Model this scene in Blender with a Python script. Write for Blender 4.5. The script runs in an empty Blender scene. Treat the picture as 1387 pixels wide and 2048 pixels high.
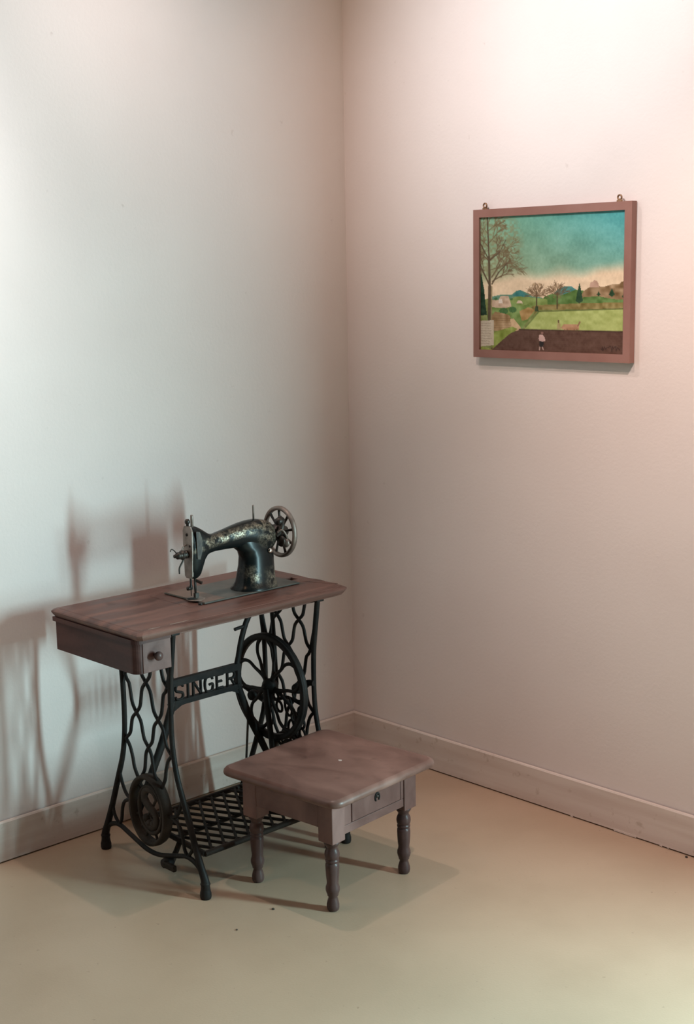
import bpy, bmesh, math, random
import numpy as np
from mathutils import Vector, Matrix

sc = bpy.context.scene
COL = sc.collection
rad = math.radians

# ------------------------------------------------------------------ camera
def look_matrix(pos, yaw, pitch, roll):
    f = Vector((-math.sin(yaw) * math.cos(pitch), math.cos(yaw) * math.cos(pitch), -math.sin(pitch)))
    r = Vector((math.cos(yaw), math.sin(yaw), 0))
    u = r.cross(f)
    c, s = math.cos(roll), math.sin(roll)
    r2, u2 = c * r + s * u, -s * r + c * u
    m = Matrix((r2, u2, -f)).transposed().to_4x4()
    m.translation = Vector(pos)
    return m

cd = bpy.data.cameras.new('camera')
cam = bpy.data.objects.new('camera', cd)
COL.objects.link(cam)
cd.sensor_fit = 'VERTICAL'
cd.sensor_height = 24
cd.lens = 2766.73 / 2048 * 24
cd.clip_start = 0.05
cam.matrix_world = look_matrix((3.503, -3.332, 1.689), 0.813, 0.1709, -0.0175)
sc.camera = cam

# ------------------------------------------------------------------ world, lights, exposure
sc.view_settings.view_transform = 'Standard'
sc.view_settings.look = 'None'
sc.view_settings.exposure = 0.05
sc.view_settings.gamma = 1.0
sc.view_settings.use_curve_mapping = False

w = bpy.data.worlds.new('room_ambience')
sc.world = w
w.use_nodes = True
bg = w.node_tree.nodes['Background']
bg.inputs[0].default_value = (1.0, 0.86, 0.80, 1)
bg.inputs[1].default_value = 0.02

WIN = (2.71, 3.09, 0.50, 1.60)          # window opening in the right wall, out of frame: x0 x1 z0 z1

def area_light(name, loc, rot, sx, sy, power, color):
    l = bpy.data.lights.new(name, 'AREA')
    l.shape = 'RECTANGLE'
    l.size, l.size_y = sx, sy
    l.energy, l.color = power, color
    o = bpy.data.objects.new(name, l)
    o.location, o.rotation_euler = loc, rot
    COL.objects.link(o)
    return o

def spot_light(name, loc, target, power, color, size, blend=1.0, radius=0.04):
    l = bpy.data.lights.new(name, 'SPOT')
    l.energy, l.color = power, color
    l.spot_size, l.spot_blend = rad(size), blend
    l.shadow_soft_size = radius
    o = bpy.data.objects.new(name, l)
    o.location = loc
    o.rotation_euler = (Vector(target) - Vector(loc)).to_track_quat('-Z', 'Y').to_euler()
    COL.objects.link(o)
    return o

area_light('window_daylight', ((WIN[0] + WIN[1]) / 2, 0.012, (WIN[2] + WIN[3]) / 2), (rad(-90), 0, 0),
           WIN[1] - WIN[0] - 0.04, WIN[3] - WIN[2] - 0.04, 172, (0.58, 0.94, 1.0))
# ceiling track spots: two on the painting, one further along that wall, two on the left wall, one over the machine
spot_light('painting_spotlight', (1.25, -1.5, 3.0), (0.99, 0, 2.44), 94, (0.66, 0.85, 1.0), 60, 1.0, 0.03)
spot_light('painting_spotlight_warm', (1.22, -1.5, 3.0), (0.99, 0, 2.44), 72, (1.0, 0.69, 0.52), 85, 1.0, 0.03)
spot_light('right_wall_spotlight', (2.2, -1.2, 3.0), (1.7, 0, 1.0), 192, (1.0, 0.77, 0.70), 60, 1.0, 0.03)
spot_light('left_wall_spotlight', (0.75, -2.3, 3.0), (0, -2.1, 2.22), 215, (0.97, 0.95, 0.98), 73, 1.0, 0.04)
spot_light('left_wall_spotlight_warm', (0.50, -2.3, 3.0), (0.1, -1.9, 1.0), 26, (1.0, 0.60, 0.35), 80, 1.0, 0.03)
spot_light('machine_spotlight', (0.58, -1.02, 3.0), (0.6, -1.0, 0.0), 37, (1.0, 0.82, 0.79), 150, 1.0, 0.022)
spot_light('stool_spotlight', (0.66, -1.0, 3.0), (0.85, -0.98, 0.0), 14, (1.0, 0.80, 0.64), 54, 1.0, 0.018)

# ------------------------------------------------------------------ materials
def lin(c):
    return tuple((v / 255 / 12.92) if v / 255 <= 0.04045 else ((v / 255 + 0.055) / 1.055) ** 2.4 for v in c)

def mat(name, base, rough=0.6, metal=0.0, var=None, scale=(8, 8, 8), detail=6, lo=0.4, hi=0.65, bump=0.0, bscale=60,
        coords='Object', rough_var=0.0, dist=0.0, spec=0.5):
    m = bpy.data.materials.new(name)
    m.use_nodes = True
    nt = m.node_tree
    b = nt.nodes['Principled BSDF']
    b.inputs['Roughness'].default_value = rough
    b.inputs['Metallic'].default_value = metal
    b.inputs['Specular IOR Level'].default_value = spec
    tc = nt.nodes.new('ShaderNodeTexCoord')
    mp = nt.nodes.new('ShaderNodeMapping')
    mp.inputs['Scale'].default_value = scale
    nt.links.new(tc.outputs[coords], mp.inputs[0])
    n = nt.nodes.new('ShaderNodeTexNoise')
    n.inputs['Scale'].default_value = 1
    n.inputs['Detail'].default_value = detail
    n.inputs['Distortion'].default_value = dist
    nt.links.new(mp.outputs[0], n.inputs[0])
    r = nt.nodes.new('ShaderNodeValToRGB')
    r.color_ramp.elements[0].position = lo
    r.color_ramp.elements[1].position = hi
    r.color_ramp.elements[0].color = (*base, 1)
    r.color_ramp.elements[1].color = (*(var or base), 1)
    nt.links.new(n.outputs[0], r.inputs[0])
    nt.links.new(r.outputs[0], b.inputs['Base Color'])
    if rough_var:
        mr = nt.nodes.new('ShaderNodeMapRange')
        mr.inputs['From Min'].default_value, mr.inputs['From Max'].default_value = 0.35, 0.65
        mr.inputs['To Min'].default_value, mr.inputs['To Max'].default_value = rough - rough_var, rough + rough_var
        nt.links.new(n.outputs[0], mr.inputs[0])
        nt.links.new(mr.outputs[0], b.inputs['Roughness'])
    if bump:
        n2 = nt.nodes.new('ShaderNodeTexNoise')
        n2.inputs['Scale'].default_value = bscale
        n2.inputs['Detail'].default_value = 4
        nt.links.new(tc.outputs[coords], n2.inputs[0])
        bp = nt.nodes.new('ShaderNodeBump')
        bp.inputs['Strength'].default_value = bump
        bp.inputs['Distance'].default_value = 0.002
        nt.links.new(n2.outputs[0], bp.inputs['Height'])
        nt.links.new(bp.outputs[0], b.inputs['Normal'])
    return m

M = {}
M['wall'] = mat('wall_paint', (0.775, 0.70, 0.665), 0.75, var=(0.75, 0.67, 0.635), scale=(2.2, 2.2, 2.2), bump=0.25, bscale=90, spec=0.2)
M['board'] = mat('baseboard_paint', (0.70, 0.615, 0.555), 0.6, var=(0.63, 0.53, 0.47), scale=(2, 2, 30), detail=5, bump=0.2, bscale=70, spec=0.3)
M['floor'] = mat('linoleum', (0.47, 0.340, 0.240), 0.36, var=(0.43, 0.308, 0.214), scale=(3, 3, 3), detail=8, bump=0.12, bscale=160, rough_var=0.06)
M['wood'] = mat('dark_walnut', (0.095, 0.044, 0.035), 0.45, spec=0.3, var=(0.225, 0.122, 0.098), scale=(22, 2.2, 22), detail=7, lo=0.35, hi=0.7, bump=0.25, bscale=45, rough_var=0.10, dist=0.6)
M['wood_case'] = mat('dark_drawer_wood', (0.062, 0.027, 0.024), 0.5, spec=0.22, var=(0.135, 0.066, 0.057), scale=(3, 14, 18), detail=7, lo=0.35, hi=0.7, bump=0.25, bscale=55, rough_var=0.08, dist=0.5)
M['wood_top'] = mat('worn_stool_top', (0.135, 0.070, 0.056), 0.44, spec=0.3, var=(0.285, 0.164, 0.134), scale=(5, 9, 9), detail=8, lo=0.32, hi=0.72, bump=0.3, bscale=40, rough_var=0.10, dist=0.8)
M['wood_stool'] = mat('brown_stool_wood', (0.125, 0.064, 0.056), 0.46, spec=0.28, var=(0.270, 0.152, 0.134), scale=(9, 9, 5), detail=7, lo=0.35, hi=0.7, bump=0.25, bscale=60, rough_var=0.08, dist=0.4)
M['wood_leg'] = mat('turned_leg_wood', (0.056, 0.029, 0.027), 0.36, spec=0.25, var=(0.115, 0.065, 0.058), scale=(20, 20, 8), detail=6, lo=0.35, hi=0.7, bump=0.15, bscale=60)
M['iron'] = mat('black_cast_iron', (0.014, 0.0122, 0.0120), 0.52, metal=0.0, spec=0.15, var=(0.034, 0.027, 0.024), scale=(14, 14, 14), detail=6, lo=0.4, hi=0.75, bump=0.35, bscale=120)
M['rust'] = mat('rusty_treadle_iron', (0.022, 0.017, 0.014), 0.65, spec=0.2, var=(0.060, 0.045, 0.036), scale=(16, 16, 16), detail=7, lo=0.35, hi=0.7, bump=0.5, bscale=120)
M['steel'] = mat('dull_worn_steel', (0.30, 0.245, 0.215), 0.5, metal=0.6, var=(0.17, 0.13, 0.11), scale=(40, 40, 40), lo=0.4, hi=0.7, bump=0.2, bscale=120)
M['dark_steel'] = mat('dark_oiled_steel', (0.035, 0.03, 0.028), 0.42, metal=0.5, var=(0.07, 0.055, 0.045), scale=(50, 50, 50), bump=0.2, bscale=150)
M['bed'] = mat('grey_bed_plate', (0.085, 0.088, 0.078), 0.42, metal=0.1, spec=0.3, var=(0.135, 0.122, 0.105), scale=(18, 18, 18), lo=0.4, hi=0.75)
M['plate'] = mat('brown_slide_plate', (0.20, 0.135, 0.105), 0.45, metal=0.1, spec=0.3, var=(0.13, 0.088, 0.070), scale=(18, 18, 18), lo=0.4, hi=0.75)
M['chrome'] = mat('bright_nickel', (0.75, 0.74, 0.70), 0.18, metal=1.0)
M['gap'] = mat('dark_gap', (0.012, 0.010, 0.009), 0.9)
M['frame'] = mat('reddish_frame_wood', (0.235, 0.105, 0.080), 0.5, var=(0.30, 0.150, 0.120), scale=(6, 6, 6), detail=7, lo=0.35, hi=0.7, bump=0.15, bscale=90)
M['brass'] = mat('tarnished_brass', (0.35, 0.21, 0.12), 0.4, metal=0.8, var=(0.22, 0.12, 0.07), scale=(60, 60, 60))
M['chip'] = mat('pale_chip', (0.55, 0.47, 0.43), 0.7)
M['bare_wood'] = mat('bare_worn_wood', (0.34, 0.24, 0.19), 0.5, var=(0.22, 0.14, 0.11), scale=(60, 60, 60))
M['crumb'] = mat('dark_crumb', (0.05, 0.04, 0.03), 0.8)
M['winframe'] = mat('window_paint', (0.75, 0.75, 0.72), 0.5)

def scuffs(m, scale, lo, hi, dark):
    """sparse dark scuff marks on a painted surface"""
    nt = m.node_tree
    b = nt.nodes['Principled BSDF']
    src = b.inputs['Base Color'].links[0].from_socket
    tc = next(n for n in nt.nodes if n.type == 'TEX_COORD')
    n = nt.nodes.new('ShaderNodeTexNoise')
    n.inputs['Scale'].default_value = scale
    n.inputs['Detail'].default_value = 3
    nt.links.new(tc.outputs['Object'], n.inputs[0])
    r = nt.nodes.new('ShaderNodeMapRange')
    r.inputs['From Min'].default_value, r.inputs['From Max'].default_value = lo, hi
    nt.links.new(n.outputs[0], r.inputs[0])
    mx = nt.nodes.new('ShaderNodeMix')
    mx.data_type = 'RGBA'; mx.blend_type = 'MULTIPLY'
    nt.links.new(r.outputs[0], mx.inputs['Factor'])
    nt.links.new(src, mx.inputs['A'])
    mx.inputs['B'].default_value = (*dark, 1)
    nt.links.new(mx.outputs['Result'], b.inputs['Base Color'])
scuffs(M['wall'], 26, 0.715, 0.79, (0.86, 0.84, 0.83))
scuffs(M['floor'], 60, 0.70, 0.78, (0.72, 0.70, 0.68))
scuffs(M['board'], 34, 0.64, 0.74, (0.80, 0.76, 0.72))
scuffs(M['wood_top'], 18, 0.64, 0.76, (0.70, 0.68, 0.66))
scuffs(M['wood'], 14, 0.60, 0.72, (0.66, 0.62, 0.60))

def enamel():
    """glossy black japanning with worn gilt patches"""
    m = bpy.data.materials.new('worn_black_enamel')
    m.use_nodes = True
    nt = m.node_tree
    b = nt.nodes['Principled BSDF']
    b.inputs['Specular IOR Level'].default_value = 0.22
    tc = nt.nodes.new('ShaderNodeTexCoord')
    def noise(scale, detail=6, off=(0, 0, 0), sc3=(1, 1, 1)):
        mp = nt.nodes.new('ShaderNodeMapping')
        mp.inputs['Location'].default_value = off
        mp.inputs['Scale'].default_value = sc3
        nt.links.new(tc.outputs['Object'], mp.inputs[0])
        n = nt.nodes.new('ShaderNodeTexNoise')
        n.inputs['Scale'].default_value = scale
        n.inputs['Detail'].default_value = detail
        nt.links.new(mp.outputs[0], n.inputs[0])
        return n.outputs[0]
    def math_(op, a, v=None):
        n = nt.nodes.new('ShaderNodeMath')
        n.operation = op
        nt.links.new(a, n.inputs[0])
        if v is not None:
            if hasattr(v, 'is_linked'): nt.links.new(v, n.inputs[1])
            else: n.inputs[1].default_value = v
        return n.outputs[0]
    def band(sock, c, h, soft):
        d = math_('ABSOLUTE', math_('SUBTRACT', sock, c))
        mr = nt.nodes.new('ShaderNodeMapRange')
        mr.inputs['From Min'].default_value = h + soft
        mr.inputs['From Max'].default_value = h - soft
        nt.links.new(d, mr.inputs[0])
        return mr.outputs[0]
    sx = nt.nodes.new('ShaderNodeSeparateXYZ')
    nt.links.new(tc.outputs['Object'], sx.inputs[0])
    X, Y, Z = sx.outputs
    # the arm's gilt decal strip follows the sloping arm; another patch sits on the pillar's shoulder and foot
    zc = math_('SUBTRACT', Z, math_('MULTIPLY', Y, 0.13))
    arm = math_('MULTIPLY', band(zc, 0.178, 0.013, 0.006), band(Y, -0.005, 0.150, 0.02))
    shoulder = math_('MULTIPLY', band(Z, 0.166, 0.024, 0.020), band(Y, 0.135, 0.032, 0.026))
    foot = math_('MULTIPLY', band(Z, 0.030, 0.022, 0.020), band(Y, 0.145, 0.030, 0.022))
    foot2 = math_('MULTIPLY', band(Z, 0.045, 0.02, 0.018), band(Y, 0.065, 0.014, 0.012))
    region = math_('MAXIMUM', math_('MAXIMUM', arm, shoulder), math_('MAXIMUM', foot, foot2))
    region = math_('MULTIPLY', region, math_('GREATER_THAN', X, -0.01))
    wear = nt.nodes.new('ShaderNodeMapRange')
    wear.inputs['From Min'].default_value, wear.inputs['From Max'].default_value = 0.40, 0.56
    nt.links.new(noise(45), wear.inputs[0])
    mask = math_('MULTIPLY', region, wear.outputs[0])
    ramp = nt.nodes.new('ShaderNodeValToRGB')
    e = ramp.color_ramp.elements
    e[0].position, e[0].color = 0.35, (0.060, 0.040, 0.028, 1)
    e[1].position, e[1].color = 0.66, (0.42, 0.35, 0.26, 1)
    nt.links.new(noise(220, 3), ramp.inputs[0])
    mix = nt.nodes.new('ShaderNodeMix')
    mix.data_type = 'RGBA'
    mix.inputs['A'].default_value = (0.008, 0.0105, 0.011, 1)
    nt.links.new(mask, mix.inputs['Factor'])
    nt.links.new(ramp.outputs[0], mix.inputs['B'])
    nt.links.new(mix.outputs['Result'], b.inputs['Base Color'])
    mr = nt.nodes.new('ShaderNodeMapRange')
    mr.inputs['To Min'].default_value, mr.inputs['To Max'].default_value = 0.26, 0.36
    nt.links.new(mask, mr.inputs[0])
    nt.links.new(mr.outputs[0], b.inputs['Roughness'])
    nt.links.new(math_('MULTIPLY', mask, 0.55), b.inputs['Metallic'])
    bp = nt.nodes.new('ShaderNodeBump')
    bp.inputs['Strength'].default_value = 0.5
    bp.inputs['Distance'].default_value = 0.0015
    nt.links.new(math_('MULTIPLY', mask, noise(160, 3)), bp.inputs['Height'])
    nt.links.new(bp.outputs[0], b.inputs['Normal'])
    return m
M['enamel'] = enamel()

# ------------------------------------------------------------------ mesh helpers
class MB:
    def __init__(self):
        self.v, self.f, self.s = [], [], []
    def add(self, vs, fs, smooth=False):
        o = len(self.v)
        self.v += [tuple(p) for p in vs]
        self.f += [tuple(i + o for i in q) for q in fs]
        self.s += [smooth] * len(fs)
        return self
    def box(self, a, b, bev=0.0, rz=0.0):
        x0, y0, z0 = a; x1, y1, z1 = b
        if bev <= 0:
            vs = [(x, y, z) for z in (z0, z1) for x, y in ((x0, y0), (x1, y0), (x1, y1), (x0, y1))]
            fs = [(3, 2, 1, 0), (4, 5, 6, 7), (0, 1, 5, 4), (1, 2, 6, 5), (2, 3, 7, 6), (3, 0, 4, 7)]
            return self.add(vs, fs)
        bm = bmesh.new()
        bmesh.ops.create_cube(bm, size=1)
        for v in bm.verts:
            v.co = Vector(((x0 + x1) / 2 + v.co.x * (x1 - x0), (y0 + y1) / 2 + v.co.y * (y1 - y0), (z0 + z1) / 2 + v.co.z * (z1 - z0)))
        bmesh.ops.bevel(bm, geom=list(bm.edges), offset=bev, segments=2, profile=0.5, affect='EDGES')
        bm.verts.index_update()
        self.add([v.co[:] for v in bm.verts], [[v.index for v in f.verts] for f in bm.faces])
        bm.free()
        return self
    def rings(self, rings, cap=True, closed=False, smooth=True):
        n = len(rings[0]); vs = [p for r in rings for p in r]; fs = []
        m = len(rings)
        for i in range(m if closed else m - 1):
            j = (i + 1) % m
            for k in range(n):
                l = (k + 1) % n
                fs.append((i * n + k, i * n + l, j * n + l, j * n + k))
        self.add(vs, fs, smooth)
        if cap and not closed:
            self.add(rings[0], [tuple(reversed(range(n)))])
            self.add(rings[-1], [tuple(range(n))])
        return self
    def tube(self, pts, r, seg=8, closed=False, flat=None, sub=0):
        """round (or flattened, flat=(normal, factor)) bar along a path; r may be a list"""
        pts = [Vector(p) for p in pts]
        rs = list(r) if isinstance(r, (list, tuple)) else [r] * len(pts)
        if sub:
            pts, rs = catmull(pts, rs, sub, closed)
        n = len(pts); rings = []
        up = None
        for i, p in enumerate(pts):
            a = pts[(i - 1) % n] if (closed or i > 0) else p
            b = pts[(i + 1) % n] if (closed or i < n - 1) else p
            t = (b - a).normalized()
            if flat:
                nrm = Vector(flat[0]); side = t.cross(nrm).normalized(); upv = nrm; k = flat[1]
            else:
                if up is None:
                    up = Vector((0, 0, 1)) if abs(t.z) < 0.9 else Vector((1, 0, 0))
                side = t.cross(up).normalized(); upv = side.cross(t).normalized(); up = upv; k = 1
            rings.append([p + side * (rs[i] * math.cos(2 * math.pi * q / seg)) + upv * (k * rs[i] * math.sin(2 * math.pi * q / seg)) for q in range(seg)])
        return self.rings(rings, closed=closed)
    def lathe(self, prof, origin=(0, 0, 0), axis='z', seg=20):
        o = Vector(origin); rings = []
        for r, h in prof:
            ring = []
            for k in range(seg):
                a = 2 * math.pi * k / seg
                c, s = r * math.cos(a), r * math.sin(a)
                ring.append(o + Vector({'z': (c, s, h), 'y': (s, h, c), 'x': (h, c, s)}[axis]))
            rings.append(ring)
        return self.rings(rings)
    def prism(self, poly, fn, d0, d1):
        """poly: 2D outline, fn(a, b, d) -> 3D"""
        n = len(poly)
        vs = [fn(a, b, d0) for a, b in poly] + [fn(a, b, d1) for a, b in poly]
        fs = [tuple(range(n - 1, -1, -1)), tuple(range(n, 2 * n))] + [(i, (i + 1) % n, n + (i + 1) % n, n + i) for i in range(n)]
        return self.add(vs, fs)
    def build(self, name, m, parent=None, label=None):
        me = bpy.data.meshes.new(name)
        me.from_pydata(self.v, [], self.f)
        me.polygons.foreach_set('use_smooth', self.s)
        bm = bmesh.new(); bm.from_mesh(me)
        bmesh.ops.recalc_face_normals(bm, faces=bm.faces)
        bm.to_mesh(me); bm.free()
        me.materials.append(m)
        return link(name, me, parent, label)

def link(name, me, parent=None, label=None):
    o = bpy.data.objects.new(name, me)
    COL.objects.link(o)
    if parent: o.parent = parent
    if label: o['label'] = label
    return o

def catmull(pts, rs, sub, closed):
    n = len(pts); P, Rr = [], []
    g = lambda i: pts[i % n] if closed else (pts[i] if 0 <= i < n else (2 * pts[0] - pts[1] if i < 0 else 2 * pts[-1] - pts[-2]))
    for i in range(n if closed else n - 1):
        a, b, c, d = g(i - 1), g(i), g(i + 1), g(i + 2)
        ra, rb = rs[i], rs[(i + 1) % n]
        for k in range(sub):
            t = k / sub
            P.append(0.5 * ((2 * b) + (c - a) * t + (2 * a - 5 * b + 4 * c - d) * t * t + (3 * b - a - 3 * c + d) * t ** 3))
            Rr.append(ra + (rb - ra) * t)
    if not closed:
        P.append(pts[-1]); Rr.append(rs[-1])
    return P, Rr

def thing(name, label, cat, loc=(0, 0, 0), rz=0.0, group=None):
    o = bpy.data.objects.new(name, None)
    o.empty_display_size = 0.1
    COL.objects.link(o)
    o.location = loc
    o.rotation_euler = (0, 0, rz)
    o['label'], o['category'] = label, cat
    if group: o['group'] = group
    return o

def structure(o, label, cat):
    o['kind'] = 'structure'; o['label'] = label; o['category'] = cat
    return o

# ------------------------------------------------------------------ the room
structure(MB().box((-0.15, -4.6, -0.10), (4.6, 0.15, 0.0)).build('floor', M['floor']), 'tan linoleum floor of the gallery room', 'floor')
structure(MB().box((-0.15, -4.6, 0.0), (0.0, 0.15, 3.2)).build('wall_left', M['wall']), 'pale plaster wall behind the sewing machine', 'wall')
x0, x1, z0, z1 = WIN
wr = MB().box((0.0, 0.0, 0.0), (x0, 0.15, 3.2)).box((x1, 0.0, 0.0), (4.6, 0.15, 3.2)).box((x0, 0.0, 0.0), (x1, 0.15, z0)).box((x0, 0.0, z1), (x1, 0.15, 3.2))
structure(wr.build('wall_right', M['wall']), 'pale pinkish plaster wall carrying the landscape painting', 'wall')
wf = MB()
for a, b in (((x0, z0), (x0 + 0.04, z1)), ((x1 - 0.04, z0), (x1, z1)), ((x0 + 0.04, z0), (x1 - 0.04, z0 + 0.04)), ((x0 + 0.04, z1 - 0.04), (x1 - 0.04, z1))):
    wf.box((a[0], 0.05, a[1]), (b[0], 0.10, b[1]), 0.004)
structure(wf.build('window_1', M['winframe']), 'white window frame in the right wall', 'window')

HB = 0.124
def baseboard(name, axis, length, label):
    mb = MB()
    d0, d1, zb = 0.004, 0.0145, 0.0045
    prof = [(d0, zb), (d1, zb), (d1, HB - 0.004), (d1 - 0.003, HB), (d0, HB)]
    fn = (lambda a, b, d: (a, -d, b)) if axis == 'y' else (lambda a, b, d: (a, d, b))
    if axis == 'x':      # along the left wall
        mb.prism(prof, lambda a, b, d: (a, d, b), -length, -0.0145)
    else:
        mb.prism(prof, lambda a, b, d: (d, -a, b), 0.0045, length)
    # spacer strip behind, so the board is fixed to the wall
    if axis == 'x': mb.box((0.0, -length, 0.012), (d0, -0.0145, HB - 0.015))
    else: mb.box((0.0045, -d0, 0.012), (length, 0.0, HB - 0.015))
    return structure(mb.build(name, M['board']), label, 'baseboard')
baseboard('baseboard_left', 'x', 4.6, 'painted wooden baseboard along the left wall')
br = baseboard('baseboard_right', 'y', 4.6, 'painted wooden baseboard along the right wall under the painting')
# flakes of paint bridging the gap under the right baseboard
fl = MB()
random.seed(3)
for xa, xb in ((1.155, 1.235), (1.318, 1.327), (1.345, 1.35), (0.99, 1.0)):
    n = max(2, int((xb - xa) / 0.008))
    poly = [(xa + (xb - xa) * i / n, 0.0075 + 0.002 * random.random()) for i in range(n + 1)]
    poly += [(xb - (xb - xa) * i / n, 0.0005 + 0.0025 * random.random()) for i in range(n + 1)]
    fl.prism(poly, lambda a, b, d: (a, -d, b), 0.0135, 0.0155)
fl.build('paint_flake', M['board'], br)

# ------------------------------------------------------------------ treadle table
T = thing('treadle_table', 'wooden treadle table on black cast iron legs with a flywheel and foot plate', 'table', (0.36, -0.905, 0))
TX, TY = 0.36, -0.905                                   # table origin: everything below is given in room metres minus this
def L(x, y, z): return (x - TX, y - TY, z)

# tabletop -------------------------------------------------
X0, X1, Y0, Y1, TZ = 0.126, 0.566, -1.312, -0.532, 0.765
def top_outline(ins):
    c = 0.011
    a, b, y0, y1 = X0 + ins, X1 - ins, Y0 + ins, Y1 - ins
    pts = [(b - c, y0), (b, y0 + c), (b, y1 - 0.055), (b - 0.004, y1 - 0.03), (b - 0.018, y1 - 0.010), (b - 0.045, y1 - 0.004)]
    # the right end is chipped and split
    j = 1.0 if ins < 0.02 else 0.4
    pts += [(b - 0.075, y1 - 0.001), (b - 0.09, y1 - 0.010 * j), (b - 0.13, y1 + 0.003 * j), (b - 0.17, y1 - 0.006 * j), (b - 0.25, y1)]
    pts += [(a + c, y1), (a, y1 - c), (a, y0 + c), (a + c, y0)]
    return pts
mb = MB()
layers = [(0.740, 0.012), (0.7415, 0.008), (0.745, 0.006), (0.748, 0.0035), (0.753, 0.0008), (0.757, 0.0), (0.760, 0.003), (0.7625, 0.009), (0.7635, 0.016), (0.7648, 0.018), (0.765, 0.021)]
mb.rings([[L(x, y, z) for x, y in top_outline(i)] for z, i in layers], smooth=False)
me_top = mb.build('tabletop', M['wood'], T)
# belt slot cut through the top
cut = MB().box(L(0.345, -0.640, 0.70), L(0.376, -0.585, 0.80)).build('cutter', M['gap'], T)
md = me_top.modifiers.new('slot', 'BOOLEAN')
md.object = cut; md.operation = 'DIFFERENCE'; md.solver = 'EXACT'
bpy.context.view_layer.update()
dg = bpy.context.evaluated_depsgraph_get()
new = bpy.data.meshes.new_from_object(me_top.evaluated_get(dg))
me_top.modifiers.clear()
me_top.data = new
new.name = 'tabletop'
bpy.data.objects.remove(cut, do_unlink=True)
# hinged insert panel left of the machine bed and the splinter at the chipped end
MB().box(L(0.232, -1.036, 0.7635), L(0.428, -0.9925, 0.7656), 0.0004).build('hinged_flap', M['wood'], me_top)
MB().prism([(0.40, -0.60), (0.50, -0.565), (0.515, -0.548), (0.47, -0.553), (0.43, -0.575)], lambda a, b, d: L(a, b, d), 0.7640, 0.7656).build('veneer_splinter', M['wood'], me_top)
for (xa, ya), (xb, yb), w_ in (((0.5415, -1.262), (0.5420, -1.225), 0.0022), ((0.5405, -1.190), (0.5412, -1.128), 0.0024), ((0.5300, -1.285), (0.5390, -1.279), 0.0020)):
    MB().prism([(xa - w_, ya), (xa + w_ * .4, ya - .002), ((xa + xb) / 2 + w_, (ya + yb) / 2), (xb, yb), ((xa + xb) / 2 - w_ * .6, (ya + yb) / 2 + .004)], lambda a, b, d: L(a, b, d), 0.7640, 0.7655).build('worn_scratch', M['bare_wood'], me_top)
# apron rail below the front edge
MB().box(L(0.495, -1.18, 0.722), L(0.509, -0.60, 0.7402), 0.002).build('front_rail', M['wood'], T)
MB().box(L(0.17, -1.18, 0.722), L(0.184, -0.60, 0.7402), 0.002).build('rear_rail', M['wood'], T)

# hanging drawer case ------------------------------------
dy0, dy1 = -1.302, -1.188
r = 0.022
out = [(0.143, dy0)] + [(0.533 - r + r * math.sin(a), dy0 + r - r * math.cos(a)) for a in [rad(q) for q in range(0, 91, 15)]] + [(0.533, dy1), (0.143, dy1)]
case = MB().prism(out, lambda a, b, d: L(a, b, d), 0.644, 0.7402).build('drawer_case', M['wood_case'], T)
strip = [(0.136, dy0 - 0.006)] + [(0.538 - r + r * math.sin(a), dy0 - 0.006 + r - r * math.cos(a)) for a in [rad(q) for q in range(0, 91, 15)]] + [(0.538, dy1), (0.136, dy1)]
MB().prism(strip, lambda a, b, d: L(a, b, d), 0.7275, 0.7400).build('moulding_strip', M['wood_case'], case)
df = MB().box(L(0.5320, -1.280, 0.6450), L(0.5352, -1.1882, 0.7275), 0.0010).build('drawer_front', M['wood_stool'], T)
kb = MB().lathe([(0.004, 0), (0.005, 0.006), (0.0075, 0.010), (0.0115, 0.014), (0.0128, 0.019), (0.0115, 0.024), (0.007, 0.0275), (0.0, 0.0285)], L(0.5350, -1.243, 0.690), 'x', 20)
kb.build('knob', M['wood_leg'], df)

# cast iron side frames ----------------------------------
AX = 0.385
YL, YR = -1.171, -0.639
def F(u, z, y=0.0): return (u, y, z)           # frame-local: u across, z up

def arc(pts, mirror): return [F(-u if mirror else u, z) for u, z in pts]
LEG = [(-0.138, 0.736), (-0.127, 0.66), (-0.116, 0.575), (-0.113, 0.48), (-0.116, 0.40), (-0.130, 0.325), (-0.156, 0.256), (-0.196, 0.155), (-0.226, 0.085), (-0.243, 0.045), (-0.242, 0.006)]
LEGR = [0.0085, 0.0085, 0.008, 0.0078, 0.0078, 0.008, 0.0085, 0.009, 0.0105, 0.0125, 0.0125]
def wave(nodes):
    """an ogee strand: steep between its nodes, slanting through them"""
    out = [nodes[0]]
    for (ua, za), (ub, zb) in zip(nodes, nodes[1:]):
        out += [(ua + (ub - ua) * 0.36, za + (zb - za) * 0.22), (ua + (ub - ua) * 0.5, za + (zb - za) * 0.5), (ua + (ub - ua) * 0.64, za + (zb - za) * 0.78), (ub, zb)]
    return out
STR = [
    wave([(-0.125, 0.66), (-0.096, 0.566)])[:1] + wave([(-0.100, 0.570), (-0.052, 0.467), (0.0, 0.375), (0.036, 0.284)]),
    wave([(-0.10, 0.732), (-0.052, 0.658), (0.0, 0.566), (0.052, 0.467), (0.108, 0.379)]),
    wave([(0.0, 0.732), (0.050, 0.658), (0.105, 0.570)]),
    [(-0.112, 0.379), (-0.092, 0.357), (-0.080, 0.325), (-0.074, 0.298), (-0.056, 0.268)],
    [(-0.152, 0.271), (-0.142, 0.236), (-0.120, 0.203), (-0.085, 0.192)],
    [(-0.196, 0.159), (-0.190, 0.125), (-0.168, 0.099)],
    [(-0.098, 0.193), (-0.130, 0.180), (-0.145, 0.155), (-0.152, 0.118), (-0.166, 0.097)],
]
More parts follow.
